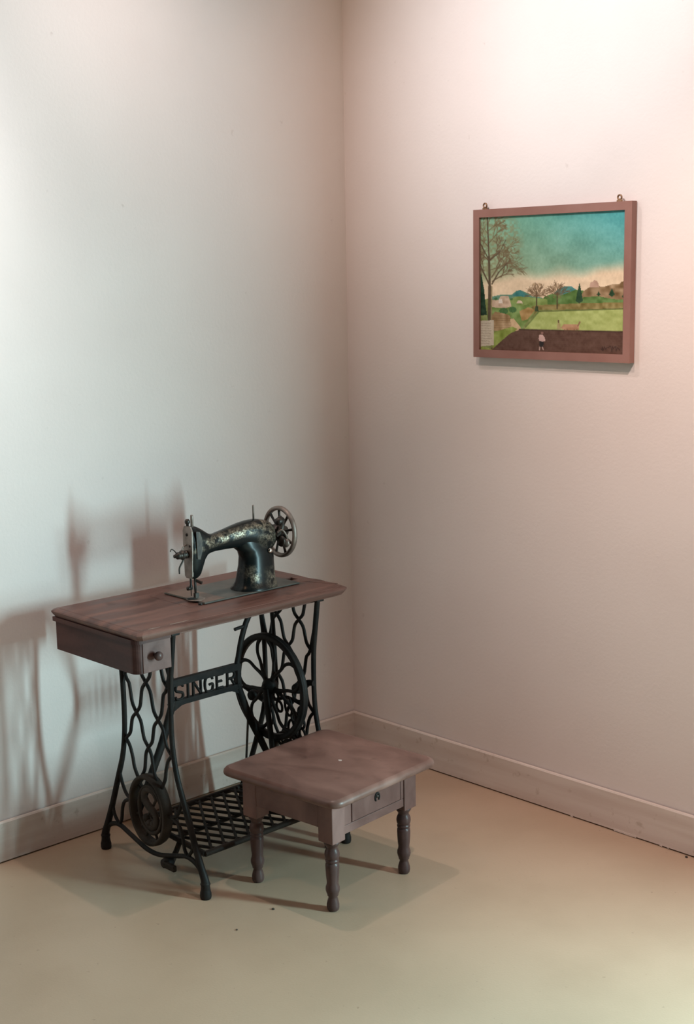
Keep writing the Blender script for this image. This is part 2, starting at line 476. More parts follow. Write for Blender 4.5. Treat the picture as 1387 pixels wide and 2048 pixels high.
LOW = [(-0.240, 0.040), (-0.236, 0.062), (-0.208, 0.087), (-0.166, 0.097), (-0.120, 0.086), (-0.075, 0.073), (-0.035, 0.063), (0.0, 0.060)]

def make_frame(y, label):
    mb = MB()
    # body: the arched lower bar
    full = [F(u, z) for u, z in LOW] + [F(-u, z) for u, z in reversed(LOW[:-1])]
    mb.tube(full, [0.0072] * len(full), 8, sub=4, flat=((0, 1, 0), 0.9))
    fr = mb.build('side_frame', M['iron'], T, label)
    fr.location = (AX - TX, y - TY, 0)
    MB().box((-0.152, -0.014, 0.7285), (0.152, 0.014, 0.7402), 0.002).build('top_flange', M['iron'], fr)
    for m in (False, True):
        leg = MB().tube(arc(LEG, m), LEGR, 10, sub=4, flat=((0, 1, 0), 1.0))
        s = 1 if m else -1
        leg.lathe([(0.0, 0.0), (0.0145, 0.0), (0.0160, 0.005), (0.0160, 0.016), (0.0135, 0.026), (0.0125, 0.036), (0.0145, 0.042), (0.011, 0.050), (0.0, 0.052)], (s * 0.2425, 0, 0), 'z', 14)
        leg.build('leg', M['iron'], fr)
        for st in STR:
            MB().tube(arc(st, m), 0.0056, 8, sub=3, flat=((0, 1, 0), 0.85)).build('scroll_bar', M['iron'], fr)
    # oval medallion: wide rim, inner rim, curling letter between shuttle and crossed needles
    md = MB()
    MS = 0.88
    def oval(rx, rz, y, n=40): return [(MS * rx * math.cos(2 * math.pi * k / n), y, 0.190 + MS * rz * math.sin(2 * math.pi * k / n)) for k in range(n)]
    o_ = [oval(0.098, 0.118, -0.018), oval(0.101, 0.121, 0.0), oval(0.098, 0.118, 0.012), oval(0.087, 0.106, 0.012), oval(0.084, 0.103, 0.0), oval(0.087, 0.106, -0.018)]
    md.rings(o_, cap=False, closed=True)
    md.tube(oval(0.062, 0.080, -0.002), 0.0062, 8, closed=True)
    S = [(0.034, 0.232), (0.018, 0.250), (-0.010, 0.252), (-0.030, 0.236), (-0.028, 0.212), (-0.004, 0.196), (0.024, 0.180), (0.034, 0.156), (0.018, 0.130), (-0.012, 0.126), (-0.036, 0.146)]
    md.tube([(MS * u, -0.004, 0.190 + MS * (z - 0.186)) for u, z in S], [0.006, 0.0085, 0.010, 0.0115, 0.0125, 0.014, 0.0125, 0.0115, 0.010, 0.0085, 0.006], 8, sub=4, flat=((0, 1, 0), 0.6))
    md.tube([(-0.049, 0, 0.127), (0.0, 0.002, 0.190), (0.046, 0, 0.257)], 0.0042, 6, sub=2)
    md.tube([(0.049, 0, 0.127), (0.0, 0.002, 0.190), (-0.046, 0, 0.257)], 0.0042, 6, sub=2)
    for a in (40, 90, 140, 200, 250, 290, 340):
        c, s = math.cos(rad(a)), math.sin(rad(a))
        md.tube([(MS * 0.058 * c, -0.001, 0.190 + MS * 0.076 * s), (MS * 0.084 * c, -0.001, 0.190 + MS * 0.101 * s)], 0.0045, 6)
    for a in (255, 285, 225, 315):
        c, s = math.cos(rad(a)), math.sin(rad(a))
        md.lathe([(0.0, -0.010), (0.011, -0.007), (0.013, 0.0), (0.011, 0.005), (0, 0.007)], (MS * 0.040 * c, 0, 0.190 + MS * 0.052 * s), 'y', 10)
    md.build('medallion', M['rust'], fr)
    # pivot lug for the treadle
    lug = MB().lathe([(0.0, -0.018), (0.013, -0.016), (0.016, -0.004), (0.016, 0.012), (0.011, 0.016), (0, 0.018)], (0.070, 0, 0.052), 'y', 12)
    lug.build('pivot_lug', M['iron'], fr)
    return fr
make_frame(YL, 'openwork cast iron side frame nearest the drawer')
make_frame(YR, 'openwork cast iron side frame behind the flywheel')

# cross brace with cast lettering --------------------------
BX = 0.31
def B(y, z, d=0.0): return L(BX + d, y, z)
CY = -0.905
PA, PB = CY - 0.118, CY + 0.118                         # panel ends
mb = MB()
zt, zb = 0.522, 0.452
mb.prism([(PA - 0.02, zt - 0.004), (PA, zt - 0.016), (PB, zt - 0.016), (PB + 0.015, zt - 0.006), (PB + 0.012, zt + 0.004), (PA - 0.02, zt + 0.004)], lambda a, b, d: B(a, b, d), -0.008, 0.008)
mb.prism([(PA - 0.02, zb), (PA, zb + 0.010), (PB, zb + 0.010), (PB + 0.015, zb), (PB, zb - 0.006), (PA, zb - 0.006)], lambda a, b, d: B(a, b, d), -0.008, 0.008)
mb.prism([(PA - 0.016, zb), (PA - 0.002, zb), (PA - 0.002, zt), (PA - 0.016, zt)], lambda a, b, d: B(a, b, d), -0.0075, 0.0075)
mb.prism([(PB, zb), (PB + 0.014, zb), (PB + 0.014, zt), (PB, zt)], lambda a, b, d: B(a, b, d), -0.0075, 0.0075)
brace = mb.build('cross_brace', M['iron'], T)
for s in (-1, 1):
    up = [(CY + s * 0.120, 0.512), (CY + s * 0.129, 0.545), (CY + s * 0.144, 0.600), (CY + s * 0.172, 0.660), (CY + s * 0.225, 0.712), (CY + s * 0.262, 0.726)]
    MB().tube([B(y, z) for y, z in up], [0.010, 0.0095, 0.0095, 0.0095, 0.009, 0.009], 8, sub=4, flat=((1, 0, 0), 0.8)).build('brace_arm', M['iron'], brace)
    dn = [(CY + s * 0.120, 0.462), (CY + s * 0.136, 0.420), (CY + s * 0.165, 0.345), (CY + s * 0.203, 0.270), (CY + s * 0.235, 0.205), (CY + s * 0.262, 0.150)]
    MB().tube([B(y, z) for y, z in dn], [0.012, 0.0125, 0.013, 0.0125, 0.011, 0.010], 8, sub=4, flat=((1, 0, 0), 0.8)).build('brace_arm', M['iron'], brace)
    # gusset fillets below the panel, tab on the upper arm
    MB().prism([(CY + s * 0.060, zb - 0.004), (CY + s * 0.122, zb + 0.002), (CY + s * 0.138, 0.412), (CY + s * 0.121, 0.432), (CY + s * 0.095, 0.444)], lambda a, b, d: B(a, b, d), -0.007, 0.007).build('gusset', M['iron'], brace)
    MB().tube([B(CY + s * 0.160, 0.636), B(CY + s * 0.118, 0.632)], 0.0055, 8).build('tab', M['iron'], brace)
# letters: cast strokes standing between the two rails
GLY = {
    'S': [[(0.92, 0.80), (0.80, 0.94), (0.30, 0.97), (0.10, 0.80), (0.14, 0.60), (0.50, 0.50), (0.86, 0.40), (0.90, 0.18), (0.70, 0.04), (0.22, 0.05), (0.06, 0.22)]],
    'I': [[(0.5, 0), (0.5, 1)]],
    'N': [[(0.1, 0), (0.1, 1)], [(0.1, 0.95), (0.9, 0.05)], [(0.9, 0), (0.9, 1)]],
    'G': [[(0.92, 0.78), (0.78, 0.95), (0.30, 0.95), (0.09, 0.72), (0.09, 0.28), (0.30, 0.05), (0.78, 0.05), (0.92, 0.22), (0.92, 0.46), (0.55, 0.46)]],
    'E': [[(0.12, 0), (0.12, 1)], [(0.1, 0.93), (0.92, 0.93)], [(0.1, 0.5), (0.75, 0.5)], [(0.1, 0.07), (0.92, 0.07)]],
    'R': [[(0.12, 0), (0.12, 1)], [(0.1, 0.93), (0.70, 0.93), (0.90, 0.80), (0.90, 0.62), (0.70, 0.50), (0.1, 0.50)], [(0.5, 0.50), (0.92, 0.0)]],
}
widths = {'S': 0.032, 'I': 0.012, 'N': 0.035, 'G': 0.034, 'E': 0.030, 'R': 0.034}
word = 'SINGER'
gap = (PB - PA - 0.010 - sum(widths[c] for c in word)) / (len(word) - 1)
yy = PA + 0.005
lz0, lz1 = zb + 0.008, zt - 0.014
for c in word:
    mb = MB()
    for st in GLY[c]:
        pts = [B(yy + a * widths[c], lz0 + b * (lz1 - lz0)) for a, b in st]
        pr_ = [Vector(p) for p in pts]
        mb.tube(pr_, 0.0044, 6, flat=((1, 0, 0), 1.2), sub=3 if len(st) > 3 else 0)
    mb.build('letter', M['iron'], brace)
    yy += widths[c] + gap

# flywheel -------------------------------------------------
WX, WY, WZ, WR = 0.352, -0.690, 0.440, 0.168
def Wp(r_, a, d=0.0): return L(WX + r_ * math.cos(rad(a)), WY + d, WZ + r_ * math.sin(rad(a)))
mb = MB()
prof = [(WR - 0.019, -0.009), (WR - 0.004, -0.011), (WR, -0.008), (WR - 0.004, -0.002), (WR - 0.004, 0.002), (WR, 0.008), (WR - 0.004, 0.011), (WR - 0.019, 0.009)]
mb.rings([[Wp(r_, 360 * k / 56, d) for r_, d in prof] for k in range(56)], cap=False, closed=True)
wheel = mb.build('flywheel', M['iron'], T)
for a in (133, 62, -10, -82, 206):
    mb = MB()
    mb.tube([Wp(0.012, a), Wp(0.048, a)], [0.0095, 0.0085], 8, flat=((0, 1, 0), 0.8))
    for s in (-1, 1):
        mb.tube([Wp(0.040, a + s * 2), Wp(0.062, a + s * 9), Wp(0.085, a + s * 13), Wp(0.112, a + s * 14), Wp(0.135, a + s * 20), Wp(0.152, a + s * 28)], [0.0075, 0.006, 0.0055, 0.0055, 0.006, 0.0078], 8, sub=3, flat=((0, 1, 0), 0.8))
    mb.build('spoke', M['iron'], wheel)
MB().lathe([(0.0, -0.024), (0.012, -0.024), (0.014, -0.018), (0.024, -0.012), (0.026, 0.0), (0.024, 0.014), (0.013, 0.024), (0.0, 0.026)], L(WX, WY, WZ), 'y', 20).build('hub', M['iron'], wheel)

# filigree dress guard between flywheel and right frame
gd = MB()
def ring2(cx, cz, rx, rz, tilt, r_=0.0042):
    n = 14; t = rad(tilt); pts = []
    for k in range(n):
        a = 2 * math.pi * k / n
        u, v = rx * math.cos(a), rz * math.sin(a)
        pts.append(L(cx + 0.024 + u * math.cos(t) - v * math.sin(t), -0.668, cz + 0.010 + u * math.sin(t) + v * math.cos(t)))
    gd.tube(pts, r_, 6, closed=True)
for q in ((0.418, 0.345, 0.017, 0.017, 0), (0.448, 0.373, 0.016, 0.013, 30), (0.446, 0.335, 0.014, 0.017, 20), (0.388, 0.375, 0.016, 0.030, 10), (0.398, 0.308, 0.013, 0.026, -5), (0.425, 0.305, 0.012, 0.022, 5), (0.450, 0.300, 0.012, 0.018, 25), (0.345, 0.365, 0.013, 0.017, 20), (0.304, 0.375, 0.012, 0.016, 0), (0.330, 0.395, 0.011, 0.013, 30), (0.432, 0.418, 0.022, 0.017, 0), (0.300, 0.325, 0.014, 0.028, 5)):
    ring2(*q)
gd.tube([L(0.28, -0.652, 0.40), L(0.33, -0.652, 0.385), L(0.39, -0.652, 0.405), L(0.46, -0.652, 0.395)], 0.0055, 8, sub=3)
gd.build('dress_guard', M['iron'], T)
# bearing bracket arms from frame to wheel
mb = MB().tube([L(0.505, -0.645, 0.472), L(0.485, -0.648, 0.470), L(0.462, -0.655, 0.455), L(0.452, -0.660, 0.440)], [0.009, 0.010, 0.016, 0.014], 8, sub=3)
mb.lathe([(0, -0.016), (0.014, -0.014), (0.018, 0), (0.014, 0.012), (0, 0.014)], L(0.458, -0.668, 0.452), 'y', 12)
mb.build('guard_bracket', M['iron'], T)
mb = MB().tube([L(0.275, -0.650, 0.372), L(0.240, -0.655, 0.388), L(0.215, -0.660, 0.398), L(0.190, -0.662, 0.402)], [0.010, 0.014, 0.011, 0.008], 8, sub=3)
mb.lathe([(0, -0.016), (0.014, -0.014), (0.019, 0), (0.014, 0.012), (0, 0.014)], L(0.245, -0.668, 0.385), 'y', 12)
mb.build('guard_bracket', M['iron'], T)
# pitman: crank rod from the hub down to the treadle, and the thin link rod
MB().tube([L(0.362, -0.716, 0.440), L(0.372, -0.716, 0.36), L(0.384, -0.716, 0.28), L(0.390, -0.715, 0.17), L(0.390, -0.712, 0.100)], [0.011, 0.012, 0.011, 0.009, 0.008], 8, sub=3, flat=((0, 1, 0), 0.6)).build('pitman_rod', M['iron'], T)
MB().tube([L(0.336, -0.662, 0.70), L(0.346, -0.662, 0.58), L(0.352, -0.662, 0.44)], [0.009, 0.008, 0.008], 8, flat=((0, 1, 0), 0.6)).build('bearing_post', M['iron'], T)
MB().tube([L(0.304, -0.740, 0.350), L(0.302, -0.750, 0.22), L(0.300, -0.758, 0.098)], 0.0036, 8).build('link_rod', M['dark_steel'], T)

# treadle plate: frame with a diamond lattice, tilted slightly
PX0, PX1, PY0, PY1 = 0.262, 0.560, -1.118, -0.700
def Z_(x): return 0.100 - 0.055 * (x - 0.41)
mb = MB()
for a, b in (((PX0, PY0), (PX1, PY0)), ((PX1, PY0), (PX1, PY1)), ((PX1, PY1), (PX0, PY1)), ((PX0, PY1), (PX0, PY0))):
    mb.tube([L(a[0], a[1], Z_(a[0])), L(b[0], b[1], Z_(b[0]))], 0.0085, 6)
mb.tube([L((PX0 + PX1) / 2, PY0, 0.094), L((PX0 + PX1) / 2, PY1, 0.094)], 0.006, 6)
tp = mb.build('treadle_plate', M['rust'], T)
W_, H_ = PX1 - PX0, PY1 - PY0
def clip(px, py, dx, dy):
    t0, t1 = -9, 9
    for p_, d_, lo, hi in ((px, dx, PX0, PX1), (py, dy, PY0, PY1)):
        a, b = (lo - p_) / d_, (hi - p_) / d_
        t0, t1 = max(t0, min(a, b)), min(t1, max(a, b))
    return (t0, t1) if t1 > t0 + 0.01 else None
for sgn in (1, -1):
    dx, dy = 1.0, sgn * 0.62
    for k in range(-14, 15):
        c = clip((PX0 + PX1) / 2, (PY0 + PY1) / 2 + k * 0.046 + (0.023 if sgn > 0 else 0), dx, dy)
        if c:
            yb = (PY0 + PY1) / 2 + k * 0.046 + (0.023 if sgn > 0 else 0)
            P_ = []
            for t in c:
                x = (PX0 + PX1) / 2 + dx * t; y = yb + dy * t
                P_.append(L(x, y, Z_(x) + 0.001))
            MB().tube(P_, 0.0047, 6).build('lattice_bar', M['rust'], tp)
for y in (PY0 + 0.003, PY1 - 0.003):
    s = -1 if y < CY else 1
    MB().tube([L(0.440, y, 0.093), L(0.448, y + s * 0.02, 0.072), L(0.458, s * 0.266 + CY - s * 0.012, 0.052)], [0.008, 0.008, 0.010], 8, sub=2).build('pivot_arm', M['rust'], tp)
MB().box(L(0.455, -1.190, 0.042), L(0.508, -1.178, 0.060), 0.003).build('pivot_cap', M['rust'], tp)
MB().tube([L(0.385, -0.70, 0.104), L(0.385, -0.715, 0.100)], 0.010, 8).build('pitman_pin', M['rust'], tp)

# ------------------------------------------------------------------ sewing machine head
HX, HY = 0.322, -0.80
MX, MY = 0.377, -0.854                                 # where the head stands
Hd = thing('sewing_machine', 'black enamelled sewing machine head with spoked handwheel standing on the treadle table', 'sewing machine', (MX, MY, 0.7657))
def h(x, y, z): return (x - HX, y - HY, (z - 0.7602) * 1.065)
def hz(prof): return [(r_, (z - 0.7602) * 1.065) for r_, z in prof]
def hb(x, y, z): return (x - MX, y - MY, z - 0.7602)
# bed
MB().box(hb(0.238, -0.990, 0.7605), hb(0.432, -0.628, 0.7650), 0.0015).build('bed_plate', M['bed'], Hd)
MB().box(hb(0.242, -0.988, 0.7648), hb(0.428, -0.912, 0.7660), 0.0005).build('slide_plate', M['plate'], Hd)
MB().lathe([(0, 0), (0.027, 0.0), (0.0275, 0.0012), (0.026, 0.002), (0, 0.002)], h(0.322, -0.925, 0.7652), 'z', 24).build('needle_plate', M['steel'], Hd)
MB().lathe([(0, 0), (0.006, 0.0), (0.007, 0.003), (0.004, 0.006), (0, 0.007)], hb(0.424, -0.999, 0.7603), 'z', 12).build('hinge_knob', M['dark_steel'], Hd)
# arm and pillar, one casting
def sect(y, zt, zb, xh, n=20, e=2.6):
    zc, zh = (zt + zb) / 2, (zt - zb) / 2
    out = []
    for k in range(n):
        a = 2 * math.pi * k / n
        c, s = math.cos(a), math.sin(a)
        out.append(h(HX + xh * math.copysign(abs(c) ** (2 / e), c), y, zc + zh * math.copysign(abs(s) ** (2 / e), s)))
    return out
mb = MB()
mb.rings([sect(*q) for q in ((-0.944, 0.966, 0.826, 0.0215), (-0.938, 0.968, 0.823, 0.024), (-0.925, 0.967, 0.822, 0.025), (-0.915, 0.963, 0.828, 0.0255), (-0.907, 0.959, 0.846, 0.0255), (-0.899, 0.954, 0.866, 0.025), (-0.887, 0.946, 0.881, 0.0245), (-0.872, 0.938, 0.886, 0.023),
    (-0.855, 0.936, 0.888, 0.022), (-0.82, 0.942, 0.888, 0.023), (-0.785, 0.949, 0.887, 0.026), (-0.755, 0.954, 0.884, 0.029), (-0.725, 0.957, 0.876, 0.033), (-0.695, 0.957, 0.868, 0.037), (-0.665, 0.951, 0.862, 0.037), (-0.650, 0.944, 0.866, 0.035), (-0.640, 0.932, 0.876, 0.030), (-0.637, 0.920, 0.888, 0.022))])
def col(z, y0, y1, xh, n=24, e=2.5):
    yc, yh = (y0 + y1) / 2, (y1 - y0) / 2
    out = []
    for k in range(n):
        a = 2 * math.pi * k / n
        c, s = math.cos(a), math.sin(a)
        out.append(h(HX + xh * math.copysign(abs(c) ** (2 / e), c), yc + yh * math.copysign(abs(s) ** (2 / e), s), z))
    return out
mb.rings([col(*q) for q in ((0.7640, -0.780, -0.634, 0.056), (0.767, -0.780, -0.634, 0.056), (0.774, -0.772, -0.636, 0.051), (0.785, -0.765, -0.638, 0.046), (0.805, -0.760, -0.639, 0.043), (0.830, -0.754, -0.640, 0.040), (0.855, -0.752, -0.640, 0.038), (0.872, -0.758, -0.641, 0.036), (0.884, -0.775, -0.642, 0.034), (0.905, -0.780, -0.644, 0.030))])
body = mb.build('arm_casting', M['enamel'], Hd)
# face plate with screws
fp = MB()
poly = [(-0.018, 0.832), (-0.021, 0.90), (-0.021, 0.955), (-0.014, 0.968), (0.014, 0.968), (0.021, 0.955), (0.021, 0.90), (0.016, 0.832), (0.010, 0.826), (-0.012, 0.826)]
fp.prism([(u, z) for u, z in poly], lambda a, b, d: h(HX + a, d, b), -0.9475, -0.9425)
fpo = fp.build('face_plate', M['steel'], Hd)
MB().lathe([(0, -0.002), (0.0045, -0.0015), (0.005, 0.001), (0, 0.001)], h(HX - 0.002, -0.9475, 0.945), 'y', 10).build('screw', M['gap'], fpo)
MB().lathe([(0, -0.0015), (0.0035, -0.001), (0.004, 0.001), (0, 0.001)], h(HX + 0.010, -0.9475, 0.915), 'y', 10).build('screw', M['gap'], fpo)
# raised cover on the head front beside the face plate
MB().prism([(-0.936, 0.955), (-0.923, 0.953), (-0.916, 0.935), (-0.916, 0.900), (-0.924, 0.878), (-0.934, 0.880)], lambda a, b, d: h(d, a, b), HX + 0.0235, HX + 0.0275).build('side_cover', M['dark_steel'], Hd)
# presser bar, thumb screw, needle bar, foot
MB().lathe(hz([(0, 0.950), (0.0042, 0.950), (0.0042, 0.996), (0.0035, 0.998), (0, 0.998)]), h(HX + 0.006, -0.934, 0.7602), 'z', 12).build('presser_bar', M['steel'], Hd)
MB().lathe(hz([(0, 0.964), (0.004, 0.964), (0.004, 0.972), (0.0075, 0.976), (0.0075, 0.982), (0.005, 0.986), (0, 0.987)]), h(HX - 0.006, -0.941, 0.7602), 'z', 12).build('thumb_nut', M['dark_steel'], Hd)
nb = MB().lathe(hz([(0, 0.775), (0.0012, 0.776), (0.0014, 0.792), (0.0045, 0.794), (0.0045, 0.804), (0.0034, 0.806), (0.0034, 0.830), (0, 0.832)]), h(HX - 0.004, -0.938, 0.7602), 'z', 12)
nb.build('needle_bar', M['dark_steel'], Hd)
ft = MB().lathe(hz([(0, 0.775), (0.003, 0.775), (0.0038, 0.800), (0.0038, 0.832), (0, 0.832)]), h(HX + 0.006, -0.930, 0.7602), 'z', 12)
ft.prism([(-0.006, -0.952), (0.000, -0.956), (0.004, -0.950), (0.012, -0.932), (0.008, -0.922), (0.002, -0.922)], lambda a, b, d: h(HX + a, b, d), 0.7688, 0.7725)
ft.prism([(0.002, -0.934), (0.012, -0.934), (0.012, -0.922), (0.002, -0.922)], lambda a, b, d: h(HX + a, b, d), 0.7705, 0.784)
ft.build('presser_foot', M['dark_steel'], Hd)
MB().tube([h(HX + 0.004, -0.930, 0.822), h(HX + 0.012, -0.925, 0.816), h(HX + 0.022, -0.918, 0.812)], [0.003, 0.0045, 0.005], 8, sub=2).build('lifter_lever', M['dark_steel'], Hd)
MB().lathe([(0, -0.006), (0.006, -0.005), (0.006, 0.004), (0, 0.006)], h(HX - 0.006, -0.944, 0.797), 'y', 10).build('needle_clamp', M['dark_steel'], Hd)
# thread tension: discs, nut, check spring and hook on the face plate
tn = MB()
prof = [(0, -0.046), (0.005, -0.046), (0.006, -0.038), (0.010, -0.036), (0.011, -0.028), (0.007, -0.026), (0.0135, -0.021), (0.0145, -0.018), (0.0135, -0.015), (0.0065, -0.012), (0.012, -0.008), (0.012, -0.003), (0.006, 0.0), (0, 0.0)]
tn.lathe(prof, h(HX - 0.004, -0.947, 0.892), 'y', 16)
tno = tn.build('tension_dial', M['dark_steel'], Hd)
MB().tube([h(HX - 0.004, -0.985, 0.900), h(HX - 0.010, -0.990, 0.908), h(HX - 0.010, -0.998, 0.911), h(HX - 0.006, -1.004, 0.907)], 0.0016, 6, sub=4).build('wire_hook', M['dark_steel'], tno)
MB().tube([h(HX - 0.004, -0.955, 0.888), h(HX - 0.004, -0.966, 0.872), h(HX - 0.004, -0.976, 0.858), h(HX - 0.004, -0.977, 0.842)], [0.0025, 0.0026, 0.0026, 0.002], 6, sub=4).build('check_spring', M['dark_steel'], tno)
MB().tube([h(HX - 0.006, -0.948, 0.917), h(HX - 0.006, -0.958, 0.914), h(HX - 0.006, -0.963, 0.906), h(HX - 0.006, -0.960, 0.898)], 0.002, 6, sub=4).build('thread_guide', M['steel'], tno)
# spool pin
MB().lathe(hz([(0, 0.952), (0.0030, 0.952), (0.0030, 0.994), (0.0024, 0.997), (0, 0.997)]), h(HX, -0.702, 0.7602), 'z', 10).build('spool_pin', M['steel'], Hd)
# stitch regulator
MB().lathe([(0, 0.0), (0.0085, 0.0), (0.0088, 0.003), (0.006, 0.006), (0.003, 0.007), (0, 0.0072)], h(HX + 0.0355, -0.672, 0.868), 'x', 16).build('stitch_regulator_knob', M['chrome'], Hd)
# handwheel
HWY, HWZ, HWR = -0.600, 0.908, 0.0735
def Hp(r_, a, d=0.0): return h(HX + r_ * math.cos(rad(a)), HWY + d, HWZ + r_ * math.sin(rad(a)))
mb = MB()
n = 44
prof = [(HWR - 0.0105, -0.006), (HWR - 0.004, -0.0085), (HWR, -0.005), (HWR + 0.0005, 0.0), (HWR, 0.005), (HWR - 0.004, 0.0085), (HWR - 0.0105, 0.006), (HWR - 0.012, 0.0)]
mb.rings([[Hp(r_, 360 * k / n, d) for r_, d in prof] for k in range(n)], cap=False, closed=True)
hw = mb.build('handwheel', M['steel'], Hd)
for k in range(9):
    a = 40 * k + 12
    MB().tube([Hp(0.016, a), Hp(0.035, a), Hp(0.064, a)], [0.0055, 0.0036, 0.0046], 8, sub=2, flat=((0, 1, 0), 0.9)).build('spoke', M['dark_steel'], hw)
MB().lathe([(0, -0.038), (0.014, -0.038), (0.018, -0.030), (0.025, -0.024), (0.025, -0.010), (0.020, -0.006), (0.020, 0.010), (0.015, 0.014), (0.015, 0.022), (0.010, 0.025), (0, 0.026)], h(HX, HWY, HWZ), 'y', 20).build('hub', M['dark_steel'], hw)
# bobbin winder, mounted between arm and wheel
bw = MB()
bw.tube([h(HX + 0.030, -0.640, 0.905), h(HX + 0.036, -0.628, 0.918), h(HX + 0.034, -0.620, 0.938), h(HX + 0.020, -0.618, 0.955)], [0.008, 0.009, 0.008, 0.007], 8, sub=3)
bw.lathe([(0, -0.018), (0.010, -0.018), (0.012, -0.012), (0.012, 0.004), (0.009, 0.008), (0, 0.010)], h(HX + 0.028, -0.618, 0.944), 'y', 14)
bw.lathe([(0, -0.006), (0.016, -0.006), (0.0175, -0.002), (0.016, 0.003), (0.007, 0.005), (0.007, 0.016), (0, 0.017)], h(HX + 0.042, -0.630, 0.890), 'y', 16)
bwo = bw.build('bobbin_winder', M['dark_steel'], Hd)
MB().lathe([(0, -0.016), (0.004, -0.016), (0.004, -0.010), (0.0125, -0.009), (0.0145, -0.004), (0.0125, 0.0), (0, 0.0)], h(HX + 0.048, -0.615, 0.884), 'y', 16).build('bobbin_wheel', M['steel'], bwo)
MB().tube([h(HX + 0.036, -0.640, 0.915), h(HX + 0.048, -0.632, 0.922), h(HX + 0.052, -0.620, 0.905), h(HX + 0.047, -0.612, 0.888)], 0.0035, 6, sub=4).build('spring_arm', M['steel'], bwo)

# ------------------------------------------------------------------ low wooden stool with drawer
S = thing('wooden_stool', 'low square brown wooden stool with turned legs and a small drawer', 'stool', (0.775, -0.836, 0), 0.0912)
SW, SD, SH = 0.436, 0.442, 0.341
def rr(hw, hd, r_, n=5):
    out = []
    for sx, sy, a0 in ((1, -1, -90), (1, 1, 0), (-1, 1, 90), (-1, -1, 180)):
        for k in range(n + 1):
            a = rad(a0 + 90 * k / n)
            out.append((sx * (hw - r_) + r_ * math.cos(a), sy * (hd - r_) + r_ * math.sin(a)))
    return out
mb = MB()
rngs = []
for z, ins in ((0.318, 0.010), (0.3185, 0.006), (0.322, 0.0015), (0.328, 0.0), (0.334, 0.0015), (0.339, 0.006), (0.341, 0.014)):
    rngs.append([(x, y, z) for x, y in rr(SW / 2 - ins, SD / 2 - ins, 0.035 - ins * 0.8)])
mb.rings(rngs)
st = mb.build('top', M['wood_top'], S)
MB().prism([(-0.006, 0.0), (0.002, -0.005), (0.008, -0.001), (0.004, 0.006), (-0.003, 0.005)], lambda a, b, d: (0.012 + a, 0.030 + b, d), 0.3405, 0.3414).build('pale_chip', M['chip'], st, 'small pale chip in the varnish')
AXo, AYo = 0.168, 0.178        # outer faces of the leg blocks
BLK = 0.052
for sx in (-1, 1):
    for sy in (-1, 1):
        lx, ly = sx * (AXo - BLK / 2), sy * (AYo - BLK / 2)
        mb = MB()
        prof = [(0.0, 0.0), (0.0125, 0.0), (0.0160, 0.004), (0.0175, 0.012), (0.0170, 0.020), (0.0145, 0.030), (0.0125, 0.036), (0.0125, 0.041), (0.0155, 0.044), (0.0155, 0.048), (0.0175, 0.052), (0.0195, 0.060), (0.0190, 0.068), (0.0165, 0.075), (0.0160, 0.082),
                (0.0175, 0.095), (0.0185, 0.112), (0.0190, 0.128), (0.0182, 0.1345), (0.0158, 0.1365), (0.0158, 0.1385), (0.0188, 0.1405), (0.0190, 0.1445), (0.0165, 0.1465), (0.0165, 0.148), (0.0195, 0.152), (0.0208, 0.160), (0.0195, 0.169), (0.0160, 0.176), (0.0150, 0.180), (0.0165, 0.184), (0.021, 0.190), (0.0245, 0.1985), (0, 0.200)]
        mb.lathe(prof, (lx, ly, 0), 'z', 20)
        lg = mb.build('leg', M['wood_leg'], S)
        MB().box((lx - BLK / 2, ly - BLK / 2, 0.198), (lx + BLK / 2, ly + BLK / 2, 0.3182), 0.003).build('leg_block', M['wood_stool'], lg)
# block faces carry the apron's brown; three plain aprons and the drawer side
ia, ib = AXo - BLK, AYo - BLK
t = 0.018
MB().box((-ia, -AYo + 0.002, 0.236), (ia, -AYo + 0.002 + t, 0.3182), 0.0015).build('apron', M['wood_stool'], S)
MB().box((-ia, AYo - 0.002 - t, 0.236), (ia, AYo - 0.002, 0.3182), 0.0015).build('apron', M['wood_stool'], S)
MB().box((-AXo + 0.002, -ib, 0.236), (-AXo + 0.002 + t, ib, 0.3182), 0.0015).build('apron', M['wood_stool'], S)
MB().box((AXo - 0.004 - t, -ib, 0.212), (AXo - 0.004, ib, 0.236), 0.0015).build('drawer_rail', M['wood_stool'], S)
MB().box((AXo - 0.004 - t, -ib, 0.2365), (AXo - 0.004, -ib + 0.030, 0.3182), 0.0015).build('drawer_stile', M['wood_stool'], S)
MB().box((AXo - 0.004 - t, ib - 0.012, 0.2365), (AXo - 0.004, ib, 0.3182), 0.0015).build('drawer_stile', M['wood_stool'], S)
dr = MB().box((AXo - 0.005 - t, -ib + 0.0325, 0.2375), (AXo - 0.003, ib - 0.0145, 0.3125), 0.002).build('drawer', M['wood_stool'], S)
xf = AXo - 0.003
MB().tube([(xf + 0.001, 0.010 + 0.0085 * math.cos(a), 0.2765 + 0.012 * math.sin(a)) for a in [rad(q) for q in range(-50, 231, 20)]], 0.0028, 6).build('drop_ring', M['gap'], dr, 'dark iron drop ring')
MB().lathe([(0, 0.0), (0.0045, 0.0), (0.005, 0.003), (0.003, 0.005), (0, 0.0055)], (xf - 0.0005, 0.010, 0.279), 'x', 10).build('keyhole_stud', M['dark_steel'], dr)

